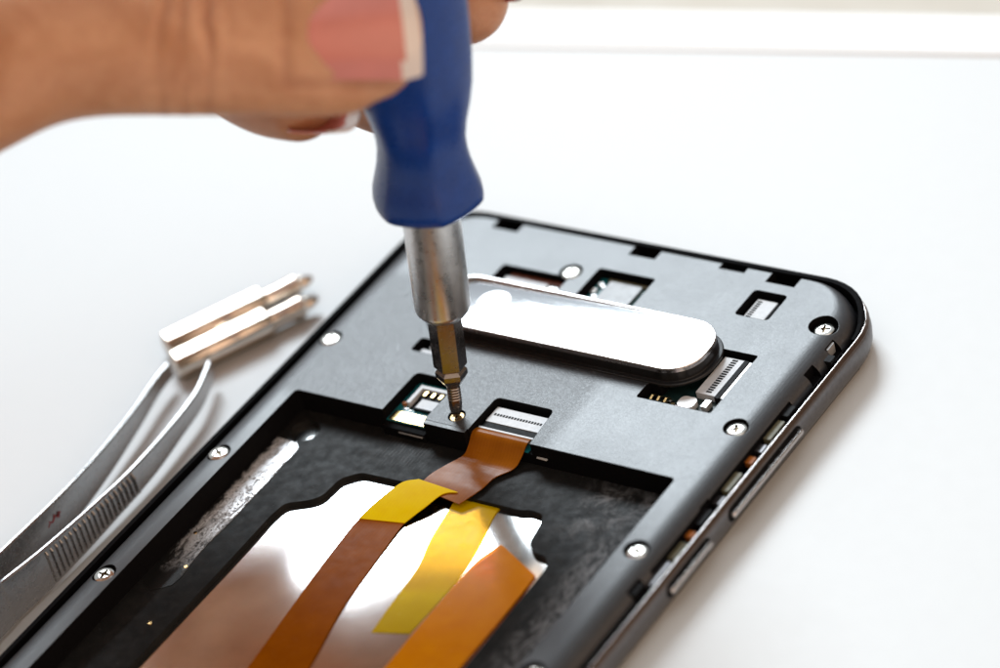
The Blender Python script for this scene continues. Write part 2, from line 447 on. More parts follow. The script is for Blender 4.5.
# rim
def ring(profile, r0=10.5):      # profile: list of (inset, z), closed
    n = len(profile); m = MB(); loops = [outline(i, i, z, max(2, r0 - i)) for i, z in profile]
    k = len(loops[0]); vs = [p for l in loops for p in l]; fs = []
    for a in range(n):
        b = (a + 1) % n
        for i in range(k):
            j = (i + 1) % k; fs.append([a * k + i, a * k + j, b * k + j, b * k + i])
    m.add(vs, fs); return m
ring([(.46, 4.2), (.46, 5.62), (.42, 5.68), (.30, 5.68), (.30, 4.9)]).build('rim', M['rim'], phone, sharp=25)
ring([(.295, 4.9), (.295, 5.66), (.25, 5.66), (-.05, 5.12), (-.05, 4.98)]).build('bevelled_edge', M['rim_dark'], phone, sharp=25)  # outward face of the rim; its dark brown reflection is put into the colour
gl = [p for p in zip(outline(.45, .45, 0, 10), outline(.72, .72, 0, 9.8), outline(1.25, 1.25, 0, 9.3)) if p[0][1] > -11 or p[0][0] < -30]
gl.sort(key=lambda p: (math.atan2(p[0][1] + 60, p[0][0]) + PI / 2) % (2 * PI)); gr = []
for po, pm, pi in gl:
    t = min(1, max(0, (po[1] + 10) / 8)); zt = 5.55 + 1.35 * t * t * (3 - 2 * t)
    if po[0] < 0: zt = max(zt, 6.25)
    gr.append([(po[0], po[1], 4.25), (po[0], po[1], zt - .15), (pm[0], pm[1], zt), (pi[0], pi[1], zt - .1), (pi[0], pi[1], 4.25)])
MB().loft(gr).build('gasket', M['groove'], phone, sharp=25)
ring([(.9, 4.95), (.28, 4.95), (.0, 4.7), (-.12, 4.0), (-.12, 3.0), (.0, 2.1), (.35, 1.2), (.8, .75), (1.8, .75), (1.8, 3.0), (1.4, 4.0)]).build('side_band', M['rimside'], phone, sharp=50)
MB().loft([outline(1.3, 1.3, 0.02, 9.2), outline(1.0, 1.0, .3, 9.5), outline(1.0, 1.0, .8, 9.5), outline(1.6, 1.6, 1.2, 9)]).build('display_glass', M['glass'], phone)
MB().loft([outline(.9, .9, 3.6, 9.6), outline(.9, .9, 4.25, 9.6)]).mesh([M['groove']])
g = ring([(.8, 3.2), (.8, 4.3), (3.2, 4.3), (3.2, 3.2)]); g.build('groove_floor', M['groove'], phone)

# odd pieces seen in the groove along the right side
def gap(name, mat, y0, y1, x0=36.95, x1=38.1, z0=4.25, z1=5.25): MB().box(x0, x1, y0, y1, z0, z1, r=.15).build(name, M[mat], phone)
gap('clip', 'connblk', -27.4, -25.2, z1=5.5); gap('foam_strip', 'olive', -32.2, -28.2); gap('contact', 'rimside', -34.6, -33.0, z1=5.0)
gap('film_piece', 'orangebit', -37.2, -35.8, 37.0, z1=5.1); gap('foam_strip', 'olive', -43.2, -39.4); gap('contact', 'rimside', -45.6, -43.9, z1=4.9)
gap('clip', 'connblk', -50.2, -47.2); gap('film_piece', 'orangebit', -52.6, -51.4, 37.0, z1=5.0); gap('foam_strip', 'olive', -57.0, -53.6, z1=4.9)
gap('clip', 'rimside', -62.4, -57.8, z1=5.1); gap('clip', 'connblk', -15.8, -14.4, 36.2, 38.2, 4.8, 5.9)
MB().box(36.1, 37.5, -65.6, -63.2, 4.7, 5.9, r=.3).build('clip', M['connblk'], phone)
MB().box(36.5, 36.8, -13.9, -12.1, 4.7, 6.2, r=.1).build('clip', M['shield'], phone)
MB().box(13.2, 17.0, -2.7, -2.1, 4.7, 6.5, r=.15).build('clip', M['shield'], phone)

# side buttons
def pill(y0, y1, zc, hz, x0, x1):
    m = MB(); rr = []
    for x, s in ((x0, 0), (x1 - .15, 0), (x1, .18)):
        rr.append([(x, a, b) for a, b in rrect(y0 + s, y1 - s, zc - hz + s, zc + hz - s, hz - s, 6)])
    return m.loft(rr)
pill(-45.8, -27.4, 3.6, .42, 39.0, 40.3).build('side_button', M['rim'], phone)
pill(-61.4, -51.2, 3.6, .42, 39.0, 40.3).build('side_button', M['rim'], phone)
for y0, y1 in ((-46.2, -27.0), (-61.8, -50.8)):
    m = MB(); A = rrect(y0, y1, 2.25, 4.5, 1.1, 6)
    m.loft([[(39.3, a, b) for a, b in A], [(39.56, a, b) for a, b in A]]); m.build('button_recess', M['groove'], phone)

# battery tray with its cut-out, and the polished back of the display below it
cutp = [(-22.4, -127), (-22.2, -75), (-22.3, -65.8), (-21.9, -63.2), (-18.8, -61.5), (-17.6, -60.2), (-17.3, -56.2), (-15.2, -54.2), (-6.5, -53.9),
        (11.5, -53.9), (12.6, -53.4), (14.9, -53.6), (15.6, -55.0), (16.3, -59.1), (17.8, -60.6), (20.2, -60.8), (21.4, -62.6), (21.7, -82), (21.7, -127)]
tr = MB().prism(rrect(-32.3, 31.6, -128.1, -44.8, .6), 2.85, 3.6).mesh([M['tray']], 'tray')
tr = evaluated(tr, [('BOOLEAN', dict(operation='DIFFERENCE', solver='EXACT', cutter=MB().prism(round_poly(cutp, .9, 5), 2, 5).mesh([M['tray']]))),
                    ('BOOLEAN', dict(operation='DIFFERENCE', solver='EXACT', cutter=MB().prism(circle(-28.8, -49.1, 2.25), 2, 5).mesh([M['tray']])))])
place('battery_tray', tr, phone, sharp=30)
MB().box(-32.35, 31.65, -128.2, -44.7, 2.4, 2.84).build('display_back', M['plate'], phone)
rl = [(-32.1, -51.5), (-30.2, -51.6), (-28.3, -51.7)] + [(-27.3 + .25 * math.sin(k * 1.9) * (k % 3) / 3 + (k > 9) * .3 * math.sin(k) + .01 * k, -52.6 - 2.0 * k) for k in range(16)] + [(-29.2, -84.5), (-31.9, -83.2)]
rm = MB().prism(rl, 3.6, 3.68); rm.build('adhesive_strip', M['residue'], phone)
for x, y in ((-27.4, -78.9), (-30.6, -72.6), (-25.0, -90)):
    MB().prism(circle(x, y, .28, 10), 3.6, 3.75).build('contact', M['gold'], phone)

# camera window
cam = MB()
def pl(z, i): return [(x, y, z) for x, y in rrect(-22.6 + i, 23.6 - i, -28.0 + i, -16.8 - i, 4.9 - i, 9)]
cam.loft([pl(7.0, -.6), pl(7.32, -.6), pl(7.42, -.5), pl(7.5, .05), pl(8.95, .0), pl(9.0, .1)])
cw = cam.build('camera_window', M['cambody'], phone)
tv, tf = [], []
prof = [(8.9, .02), (9.55, .02), (9.68, .12), (9.68, .42), (9.55, .52), (8.9, .52)]
for z, i in prof: tv += pl(z, i)
nn = len(pl(0, 0))
for a in range(6):
    for i in range(nn): tf.append([a * nn + i, a * nn + (i + 1) % nn, ((a + 1) % 6) * nn + (i + 1) % nn, ((a + 1) % 6) * nn + i])
MB().add(tv, tf).build('trim', M['rim'], cw)
def pane_z(x, y):        # bent at its far left corner so the shape reflects a darker tone
    w_ = min(1.5, max(0, (-x - 1) / 20 * .8 + (y + 23.2) / 7 * .75 * min(1, max(0, (4 - x) / 14))))
    return 9.62 - .27 * w_ * w_
PO = pl(0, .54); rg = [[(x, y, 8.8) for x, y, _ in PO]]
for k in range(24):
    f = 1 - k / 23.5; rg.append([(.5 + (x - .5) * f, -22.4 + (y + 22.4) * f, 0) for x, y, _ in PO])
rg = [rg[0]] + [[(x, y, pane_z(x, y)) for x, y, _ in r] for r in rg[1:]]
MB().loft(rg).build('window_pane', M['cam'], cw, sharp=40, flat=False)
MB().prism(circle(-12.8, -21.7, 2.45, 40), 9.2, 9.66).build('lens', M['lens'], cw)
MB().prism(circle(-1.0, -22.2, 2.6, 40), 9.2, 9.64).build('lens', M['lens'], cw)

# screws: head with a real cross recess
def screw_mesh(r=1.45):
    m = MB(); rg = []
    for rr_, z in ((r * .8, -.4), (r, -.12), (r, .02), (r * .9, .12), (r * .55, .17)):
        rg.append([(rr_ * math.cos(2 * PI * k / 32), rr_ * math.sin(2 * PI * k / 32), z) for k in range(32)])
    base = m.loft(rg).mesh([M['chrome'], M['screwdark']], 'screw')
    w, l = .23 * r / 1.45, .88 * r / 1.45
    cr = [(w, w), (l, w * .7), (l, -w * .7), (w, -w), (w * .7, -l), (-w * .7, -l), (-w, -w), (-l, -w * .7), (-l, w * .7), (-w, w), (-w * .7, l), (w * .7, l)]
    c = MB().prism(cr, -.15, 1, 1).mesh([M['chrome'], M['screwdark']], 'c')
    return evaluated(base, [('BOOLEAN', dict(operation='DIFFERENCE', solver='EXACT', cutter=c))])
s0 = place('screw', screw_mesh(), phone, origin=(0, 0, 0), sharp=30)
for i, (x, y, z) in enumerate(SCREWS):
    if i == 0: o = s0
    elif i == 8:
        o = place('screw', screw_mesh(1.08), phone, origin=(0, 0, 0), sharp=30); o.data.materials[0] = M['brass']
    else:
        o = s0.copy(); COL.objects.link(o); o.parent = phone
    o.location = (V((x, y, z)) - ORG['smartphone']) * MM
    o.rotation_euler = (0, 0, (.35, .5, .9, 1.2, .25, 1.0, .1, .3, .4)[i])

# --- circuit parts seen through the windows
def part(name, mat, *boxes, parent=phone, r=.08):
    m = MB()
    for b in boxes: m.box(*b, r=r)
    return m.build(name, M[mat], parent)
# window left of the camera
part('circuit_board', 'pcb', (-18.8, -7.5, -16.9, -11.0, ZW + .01, ZW + .12))
part('film_piece', 'redbrown', (-17.6, -7.7, -11.9, -11.1, ZW + .1, 6.0))
part('component', 'conn', (-17.7, -10.4, -15.5, -12.3, ZW + .1, 6.3)); part('component', 'tin', (-10.1, -8.6, -14.5, -12.5, ZW + .1, 6.1))
# shielded chip window
part('circuit_board', 'teal', (-4.1, 5.3, -17, -7.8, ZW + .01, ZW + .12))
part('chip_shield', 'shield', (-1.9, 3.5, -16.5, -8.7, ZW + .1, 6.05), r=.35)
part('gasket', 'olive', (-2.6, 4.2, -8.6, -8.0, ZW + .1, 5.8))
for x, y, w, h in ((-3.5, -9.2, .7, .6), (-3.7, -10.6, .6, 1.0), (-3.0, -12.0, .7, .6), (-3.5, -13.0, .9, .6), (4.2, -9.6, .5, .8), (-2.7, -9.7, .4, .5)):
    part('component', 'tin', (x, x + w, y - h, y, ZW + .1, 5.9))

def pins(n, x0, y0, dx, dy, w, h, z, parent, mat='connblk'):
    m = MB()
    for k in range(n):
        x, y = x0 + dx * k, y0 + dy * k
        m.box(x - w / 2, x + w / 2, y - h / 2, y + h / 2, z, z + .04)
    return m.build('pin_row', M[mat], parent)
# small connector at the top right
part('circuit_board', 'pcb', (20.8, 26.0, -11.5, -5.9, ZW + .01, ZW + .12))
c1 = part('connector', 'conn', (21.5, 24.7, -11.4, -6.6, ZW + .1, 6.25))
pins(9, 22.1, -7.1, 0, -.48, .7, .28, 6.25, c1); part('latch', 'connblk', (24.75, 25.0, -11.4, -6.6, ZW + .1, 6.2), parent=c1)
part('component', 'pink', (25.1, 25.6, -11.4, -7.0, ZW + .1, 6.0))
# L-shaped window
part('circuit_board', 'pcb', (17.1, 28.8, -31.6, -19.0, ZW - .09, ZW + .08))
c2 = part('connector', 'conn', (23.9, 27.2, -27.6, -19.6, ZW + .1, 6.45))
pins(15, 25.7, -20.0, 0, -.5, .85, .3, 6.45, c2)
part('latch', 'connblk', (27.0, 27.75, -27.9, -19.6, ZW + .1, 6.5), parent=c2)
part('latch', 'tin', (27.65, 28.3, -27.6, -19.6, ZW + .1, 6.35), parent=c2)
part('coil', 'tin', (22.4, 25.0, -30.7, -28.5, ZW + .1, 6.3), r=.8)
part('component', 'tin', (26.0, 26.9, -29.9, -28.4, ZW + .1, 6.3)); part('component', 'conn', (26.6, 28.2, -31.3, -30.6, ZW + .1, 5.7))
part('component', 'pink', (22.7, 24.7, -31.6, -31.0, ZW + .1, 6.6)); part('component', 'tin', (20.9, 22.0, -31.3, -30.5, ZW + .1, 6.0))
part('component', 'tin', (17.5, 19.3, -31.5, -31.0, ZW + .1, 6.1)); part('component', 'gold', (21.3, 21.8, -30.2, -29.8, ZW + .1, 5.8))
for x in (18.4, 19.5, 20.6):
    m = MB(); path = [(x, -31.0, 5.6), (x, -30.6, 6.3), (x, -29.9, 6.5), (x, -29.3, 6.1), (x, -29.0, 5.5)]
    m.loft([[(p[0] - .16, p[1], p[2]), (p[0] + .16, p[1], p[2]), (p[0] + .16, p[1], p[2] - .12), (p[0] - .16, p[1], p[2] - .12)] for p in path])
    m.build('spring_contact', M['gold'], phone)
for k in range(14):
    x = random.uniform(17.6, 23.0); y = random.uniform(-30.3, -28.9)
    part('component', random.choice(['connblk', 'shield', 'olive']), (x, x + .5, y - .3, y, ZW + .08, 5.75))
# window left of the tongue
part('circuit_board', 'teal', (-16.8, -9.7, -44.9, -36.5, ZW + .01, ZW + .12))
sk = part('battery_socket', 'conn', (-15.4, -10.0, -38.3, -37.7, ZW + .1, 6.25), (-15.4, -14.8, -41.6, -38.3, ZW + .1, 6.25), (-10.5, -9.9, -41.6, -38.3, ZW + .1, 6.25), (-13.9, -10.9, -41.9, -39.9, ZW + .1, 5.75))
part('socket_well', 'connblk', (-14.8, -10.5, -39.9, -38.3, ZW + .1, 5.6), parent=sk); part('socket_well', 'connblk', (-14.0, -10.2, -42.15, -41.9, ZW + .1, 5.9), parent=sk)
part('socket_well', 'connblk', (-14.8, -13.95, -41.9, -39.9, ZW + .1, 5.5), parent=sk)
for x in (-14.1, -12.8, -11.5): part('pin', 'gold', (x, x + .42, -39.4, -38.35, 5.6, 6.0), parent=sk)
part('gold_pad', 'gold', (-16.5, -10.0, -44.8, -42.9, ZW + .1, 5.55))
part('component', 'orangebit', (-16.2, -15.6, -41.7, -41.2, ZW + .1, 5.9))
for k in range(8): part('pad', random.choice(['tin', 'conn']), *[(lambda x, y: (x, x + .35, y, y + .25, ZW + .1, 5.5))(random.uniform(-16.5, -14.5), random.uniform(-42.6, -40.5))])
# flex connector right of the tongue
part('circuit_board', 'teal', (-2.1, 7.3, -44.9, -37.8, ZW + .01, ZW + .12))
c3 = part('connector', 'conn', (-1.7, 7.2, -41.7, -38.6, ZW + .1, 6.3))
pins(17, -1.1, -40.1, .475, 0, .3, .42, 6.3, c3)
part('latch', 'connblk', (-1.7, 7.2, -42.9, -41.72, ZW + .1, 6.2), parent=c3)
part('latch', 'conn', (-1.9, 7.2, -43.25, -42.95, ZW + .1, 6.35), parent=c3)
# spot left behind the driver
part('circuit_board', 'pcb', (-20.8, -17.0, -32.2, -29.5, ZW + .01, ZW + .12))
part('component', 'conn', (-20.1, -17.4, -32.1, -30.7, ZW + .1, 6.3)); part('component', 'tin', (-19.3, -18.9, -30.2, -29.9, ZW + .1, 6.2))

# flex cables
def ribbon(name, mat, L, R, th=.13, sub=6, parent=phone, mats=None, split=None):
    a, b = catmull(L, sub), catmull(R, sub)
    m = MB(); rg = []
    for i, (p, q) in enumerate(zip(a, b)):
        t = (a[min(i + 1, len(a) - 1)] - a[max(i - 1, 0)]).normalized(); w = (q - p).normalized(); n = w.cross(t).normalized()
        if n.z < 0: n = -n
        cols = [p.lerp(q, k / 6) for k in range(7)]
        rg.append([tuple(c) for c in cols] + [tuple(c - n * th) for c in cols[::-1]])
    m.loft(rg)
    return m.build(name, mats or M[mat], parent, sharp=60)
ribbon('flex_cable', 'flex_gloss',
       [(-1.9, -42.9, 6.15), (-2.1, -43.6, 6.35), (-2.2, -44.5, 6.2), (-2.2, -45.9, 5.0), (-2.4, -47.2, 4.3), (-3.6, -49.6, 4.25), (-4.6, -52.0, 4.25), (-5.1, -54.6, 4.0)],
       [(6.9, -42.9, 6.15), (6.9, -43.6, 6.35), (6.9, -44.5, 6.2), (6.6, -45.9, 5.0), (6.2, -47.4, 4.3), (4.6, -49.8, 4.25), (4.2, -52.4, 4.25), (2.6, -55.7, 3.85)])
ribbon('flex_cable', 'flex_backlit',
       [(-5.6, -53.4, 4.28), (-7.6, -54.7, 4.2), (-8.8, -58.0, 3.9), (-9.5, -60.4, 3.6), (-9.9, -62.2, 3.3)],
       [(1.4, -54.0, 4.28), (-.6, -54.9, 4.15), (-1.7, -57.6, 3.8), (-2.5, -59.4, 3.5), (-3.1, -60.9, 3.25)])
ribbon('flex_cable', 'flex_brown',
       [(-9.75, -61.6, 3.30), (-10.0, -64, 3.1), (-9.4, -72, 3.05), (-8.4, -80, 3.05), (-6.9, -92, 3.05), (-5.5, -104, 3.05), (-4.5, -118, 3.05)],
       [(-3.0, -60.4, 3.28), (-3.2, -62.2, 3.1), (-2.3, -71, 3.05), (-1.2, -79, 3.05), (1.3, -90, 3.05), (2.7, -103, 3.05), (3.6, -118, 3.05)])
ribbon('cable_reflection', 'reflect_yellow',  # strip laid in for the cable's mirror reflection in the display back
       [(.4, -53.2, 3.0), (1.0, -55.5, 3.0), (2.2, -62.3, 3.05), (3.9, -68.3, 3.0), (4.6, -75.7, 2.95), (5.2, -80.5, 2.95)],
       [(7.9, -53.2, 3.0), (8.0, -55.5, 3.0), (9.3, -60.4, 3.05), (10.4, -66.3, 3.0), (10.5, -73.3, 2.95), (10.3, -79, 2.95)])
ribbon('flex_cable', 'reflect_orange',  # orange strip laid in for a reflection in the display back
       [(12.4, -60.2, 3.15), (11.0, -64.3, 3.12), (10.9, -70.6, 3.1), (10.9, -78, 3.1), (11.1, -86, 3.1), (11.2, -100, 3.1)],
       [(20.4, -64.0, 3.15), (20.6, -68, 3.12), (20.7, -74, 3.1), (20.7, -80, 3.1), (20.7, -88, 3.1), (20.7, -100, 3.1)], th=.12)

# ------------------------------------------------------------------ screwdriver
TIP = V((-5.5, -42.9, 7.0)); D = V((.09904, .08466, .99174)).normalized()
U1 = D.cross(V((.68, -.73, 0))).normalized(); U2 = D.cross(U1).normalized()
def axial(prof, n=48, shape=None, rot=0.0):
    out = []
    for s, r in prof:
        ringp = []
        for k in range(n):
            a = 2 * PI * k / n + rot; rr_ = r * (shape(a - rot) if shape else 1)
            ringp.append(tuple(TIP + D * s + (U1 * math.cos(a) + U2 * math.sin(a)) * rr_))
        out.append(ringp)
    return out
def poly_shape(sides, blend):
    def f(a):
        h = PI / sides; q = (a % (2 * h)) - h
        return blend * (math.cos(h) / math.cos(q)) + (1 - blend)
    return f
sd = empty('screwdriver', tuple(TIP)); tag(sd, 'blue handled precision screwdriver standing on a screw of the open phone', 'screwdriver')
hp = [(35.6, 3.0), (35.3, 6.0), (35.45, 7.1), (35.9, 7.5), (36.6, 7.6), (37.6, 7.5), (39.2, 7.05), (41.2, 6.5), (43.4, 6.15), (45.6, 6.1), (48, 6.5), (51, 7.3), (54, 7.9), (58, 8.3),
      (64, 8.5), (78, 8.6), (88, 8.2), (93, 7.4), (96, 6.2), (97, 3.5)]
HF = math.atan2(V((.56, -.6, 0)).dot(U2), V((.56, -.6, 0)).dot(U1))
MB().loft(axial(hp, 64, poly_shape(6, .42), HF + .12)).build('handle', M['handle'], sd, sharp=50)
fp = [(17.3, 1.9), (17.2, 2.6), (17.35, 3.05), (18.3, 3.72), (18.7, 3.8), (26, 3.84), (36, 3.9)]
MB().loft(axial(fp, 64)).build('ferrule', M['ferrule'], sd, sharp=40)
bt = MB()
HR = math.atan2(V((.56, -.6, 0)).dot(U2), V((.56, -.6, 0)).dot(U1)) + PI / 6 - .08
bt.loft(axial([(8.5, 1.95), (8.75, 2.28), (9.2, 2.3), (17.8, 2.3)], 6, rot=HR))
bt.loft(axial([(5.6, 1.15), (6.1, 1.6), (7.1, 2.2), (7.9, 2.2), (8.3, 1.8), (8.7, 1.75)], 6, rot=HR))
tp = [(0.75, .62), (1.6, .85), (2.4, 1.0), (3.2, 1.02)]
for k in range(5): tp += [(3.3 + k * .45, 1.02), (3.42 + k * .45, .94), (3.6 + k * .45, .94), (3.7 + k * .45, 1.02)]
tp += [(5.6, 1.05), (5.9, 1.3)]
bt.loft(axial(tp, 24, lambda a: 1 - .10 * max(0, math.cos(4 * a))))
for a in (0, PI / 2):
    cs, sn = math.cos(a + .3), math.sin(a + .3); w = U1 * cs + U2 * sn; n_ = U1 * -sn + U2 * cs; rg = []
    for s, r in ((0.0, .22), (.35, .5), (1.0, .8), (2.2, .95)):
        rg.append([tuple(TIP + D * s + w * r * i + n_ * .13 * j) for i, j in ((-1, -1), (1, -1), (1, 1), (-1, 1))])
    bt.loft(rg)
bt.build('bit', M['bit'], sd, sharp=25)

# ------------------------------------------------------------------ two loose bits
def loose_bit(base, direc, L, label, roll=0.0, tip='cross'):
    d = V((direc[0], direc[1], 0)).normalized(); side = V((-d.y, d.x, 0)); up = V((0, 0, 1))
    B = V((base[0], base[1], 2.02))
    t = empty('screwdriver_bit', (base[0], base[1], 0)); tag(t, label, 'screwdriver bit', 'loose screwdriver bits')
    def rg(prof, n, r0=0, fn=None):
        return [[tuple(B + d * s + (side * math.cos(2 * PI * k / n + r0 + roll) + up * math.sin(2 * PI * k / n + r0 + roll)) * r * (fn(k) if fn else 1)) for k in range(n)] for s, r in prof]
    MB().loft(rg([(0, 1.75), (.35, 2.3), (L - .5, 2.3), (L, 1.8)], 6, 0)).build('hex_shank', M['bitlie'], t, sharp=25)
    MB().loft(rg([(L - .1, 1.55), (L + .3, 1.5), (L + 3.2, 1.5), (L + 4.2, 1.62), (L + 5.2, 1.62), (L + 5.8, 1.1)], 24)).build('neck', M['bitlie'], t, sharp=35)
    MB().loft(rg([(L + 5.2, 1.25), (L + 6.6, 1.12), (L + 7.6, .6), (L + 7.9, .3)], 16, 0, lambda k: 1 if k % 4 < 2 else .72)).build('cross_tip', M['bitlie'], t, sharp=25)
    return t
bd = V((.49, .872, 0)).normalized()
b1 = loose_bit((-59.4, -41.3), (bd.x, bd.y), 15.8, 'nickel screwdriver bit lying nearer the phone, its base against the tweezer tip')
b2 = loose_bit((-63.8, -37.9), (bd.x, bd.y), 16.6, 'nickel screwdriver bit lying behind the other one, farther from the phone')

# ------------------------------------------------------------------ tweezers
tw = empty('tweezers', (-49, -95, 0)); tag(tw, 'steel tweezers with ridged grips lying on their side left of the phone', 'tweezers')
def arm(path, name='arm', th=.75, outer=1):
    """path: (x, y, zc, height). vertical strip following the path."""
    c = catmull([p[:3] for p in path], 8); hs = catmull([(p[3] * .9, 0, 0) for p in path], 8); rg = []
    for i, p in enumerate(c):
        t = (c[min(i + 1, len(c) - 1)] - c[max(i - 1, 0)]); t.z = 0; t.normalize(); n = V((t.y, -t.x, 0)); h = hs[i].x / 2
        e = min(.18, h * .3)
        rg.append([tuple(p + n * a + V((0, 0, b))) for a, b in ((-th / 2, -h + e), (-th / 2 + e, -h), (th / 2 - e, -h), (th / 2, -h + e), (th / 2, h - e), (th / 2 - e, h), (-th / 2 + e, h), (-th / 2, h - e))])
    return MB().loft(rg).build(name, M['twz'], tw, sharp=40), c
NEAR = [(-49.6, -150, 4.4, 8.2), (-47.6, -125, 4.6, 8.8), (-47.2, -97.6, 4.5, 8.4), (-47.4, -93, 4.1, 7.8), (-47.0, -85.6, 3.75, 7.0), (-47.0, -76.9, 3.4, 6.0), (-47.2, -67.6, 3.15, 4.9),
        (-47.6, -61.1, 3.1, 4.4), (-48.6, -54, 3.05, 3.6), (-49.6, -48, 3.1, 3.3), (-51.2, -43.6, 3.1, 3.1), (-52.5, -40.8, 3.1, 2.9)]
FAR = [(-50.6, -150, 4.4, 8.2), (-50.4, -125, 4.6, 8.8), (-51.0, -97, 4.5, 8.4), (-51.6, -88.6, 4.3, 7.8), (-52.6, -74.7, 3.8, 6.2), (-54.2, -64.7, 3.3, 5.0), (-56.3, -54.4, 3.1, 3.6), (-57.8, -48.5, 3.05, 3.0), (-58.5, -45.2, 3.0, 2.8), (-58.7, -43.0, 3.0, 2.7)]
na, nc = arm(NEAR); fa, fc = arm(FAR)
rb = MB()
for k in range(20):
    y = -66.2 - k * 1.0
    x = -46.76 + .10 * max(0, (-67.5 + 66.2 + k) * 0)
    hh = (6.0 - (y + 76.9) * .115) / 2; zc = 3.4 - (y + 76.9) * .03
    rb.loft([[(x - .3, y - .34, zc + z), (x, y - .30, zc + z), (x + e, y - .10, zc + z), (x + e, y + .10, zc + z), (x, y + .17, zc + z), (x - .3, y + .20, zc + z)] for z, e in ((-hh + .45, -.08), (-hh + .9, .5), (hh - 1.35, .5), (hh - .5, -.08))])
rb.build('grip_ridges', M['twz'], na, sharp=15)
# faint red scribble on the flat of the far arm
def stroke(pts, w=.09):
    m = MB()
    for a, b in zip(pts[:-1], pts[1:]):
        a, b = V(a), V(b); d = (b - a).normalized(); n = d.cross(V((1, 0, 0))).normalized() * w; x = V((.05, 0, 0))
        m.loft([[tuple(p - n - x), tuple(p + n - x), tuple(p + n + x), tuple(p - n + x)] for p in (a, b)])
    return m
sm = MB()
for pts in ([(0, 0, 0), (0, .9, .55)], [(0, .8, .9), (0, 1.3, .3), (0, 1.9, .6), (0, 2.2, 1.1)], [(0, 2.4, .4), (0, 3.3, .8)], [(0, 2.8, .1), (0, 3.0, .9)]):
    s_ = stroke([(p[0] + -51.88, p[1] - 79.6, p[2] + 4.1) for p in pts]); sm.add(s_.v, s_.f)
mk = sm.build('pen_mark', M['redmark'], fa)

# ------------------------------------------------------------------ hand
RX, UX, FX = V((.8101, .5410, -.2259)), V((-.1747, .5906, .7878)), V((.5596, -.5988, .5730))   # hand frame: along thumb, across, nail side
G = V((.7, -37.6, 64.2))
def H(a, b, c): return G + RX * a + UX * b + FX * c
def limb(pts, n=20, sub=6):
    """pts: (a,b,c, r_across, r_depth) in the hand frame; closed tapered tube with round ends."""
    c = catmull([p[:3] for p in pts], sub); rr = catmull([(p[3], p[4], 0) for p in pts], sub)
    up = V((0, 1, 0)); rg = []
    def rng(ctr, t, ra, rc):
        u = (up - t * up.dot(t)).normalized(); w = t.cross(u)
        return [tuple(H(*(ctr + u * math.cos(2 * PI * k / n) * ra + w * math.sin(2 * PI * k / n) * rc))) for k in range(n)]
    T = [(c[min(i + 1, len(c) - 1)] - c[max(i - 1, 0)]).normalized() for i in range(len(c))]
    r0 = rr[0].y
    for q in (.97, .85, .6, .3): rg.append(rng(c[0] - T[0] * q * r0, T[0], rr[0].x * math.sqrt(1 - q * q), rr[0].y * math.sqrt(1 - q * q)))
    for i in range(len(c)): rg.append(rng(c[i], T[i], rr[i].x, rr[i].y))
    r1 = rr[-1].y
    for q in (.3, .6, .85, .97): rg.append(rng(c[-1] + T[-1] * q * r1, T[-1], rr[-1].x * math.sqrt(1 - q * q), rr[-1].y * math.sqrt(1 - q * q)))
    return rg
hm = MB()
THUMB = [(-86, -12, -2, 19, 15), (-66, -4.6, 8, 15.2, 13), (-53, -.6, 13, 12.6, 11), (-42, 1.2, 14.5, 10.6, 9.8), (-27, 1.5, 15.3, 10.5, 9.4), (-18, 1.3, 15.3, 10.4, 8.6), (-9, 1.2, 15.1, 10.2, 7.8), (-5.5, 1.5, 14.9, 8.8, 7.0)]
INDEX = [(-62, 34, -14, 9.5, 9.5), (-40, 33, -22, 9, 8.6), (-24, 28, -27, 8.6, 8.2), (-9, 18, -25, 7.6, 7.2), (2, 10.5, -18.5, 7.0, 6.6), (6.2, 8.0, -12.5, 6.2, 6.0)]
MIDDLE = [(-66, 20, -24, 9.5, 9.5), (-44, 17, -32, 9, 8.6), (-28, 9, -32, 8.2, 8), (-12, 1, -24, 7.0, 6.8), (-3.5, -3.6, -18.5, 6.2, 6.0), (1.2, -5.0, -14, 5.4, 5.2)]
RING = [(-70, 8, -26, 8.6, 8.6), (-54, 7, -38, 8.2, 8), (-42, 6.5, -35, 7.6, 7.2), (-29, 2.0, -21, 6.8, 6.6), (-20, -3.6, -11, 6.2, 6.2), (-15.0, -5.6, -5.5, 5.6, 5.4)]
PINKY = [(-76, 4, -22, 8, 8), (-74, 4, -34, 7.2, 7), (-68, 5, -44, 6.6, 6.4), (-58, 7, -50, 6.0, 5.8), (-48, 9, -50, 5.6, 5.2)]
PALM1 = [(-100, 0, -8, 17, 15), (-82, 12, -8, 17, 12), (-64, 28, -13, 13, 10)]
PALM2 = [(-100, -4, -14, 17, 14), (-86, 3, -20, 15, 12), (-70, 8, -24, 11, 10)]
PALM3 = [(-98, 0, -12, 18, 14), (-84, 8, -16, 17, 12), (-66, 19, -22, 13, 10)]
WEB = [(-78, 8, -4, 12, 10), (-66, 14, -2, 9, 9), (-60, 20, -8, 8, 8)]
WRIST = [(-190, -64, -40, 26, 19), (-150, -42, -28, 25, 18), (-122, -24, -18, 24, 17), (-100, -10, -10, 22, 16)]
for L in (THUMB, INDEX, MIDDLE, RING, PINKY, PALM1, PALM2, PALM3, WEB, WRIST): hm.loft(limb(L))
me = evaluated(hm.mesh([M['skin']], 'hand'), [('REMESH', dict(mode='VOXEL', voxel_size=.75)), ('SMOOTH', dict(factor=.6, iterations=9))])
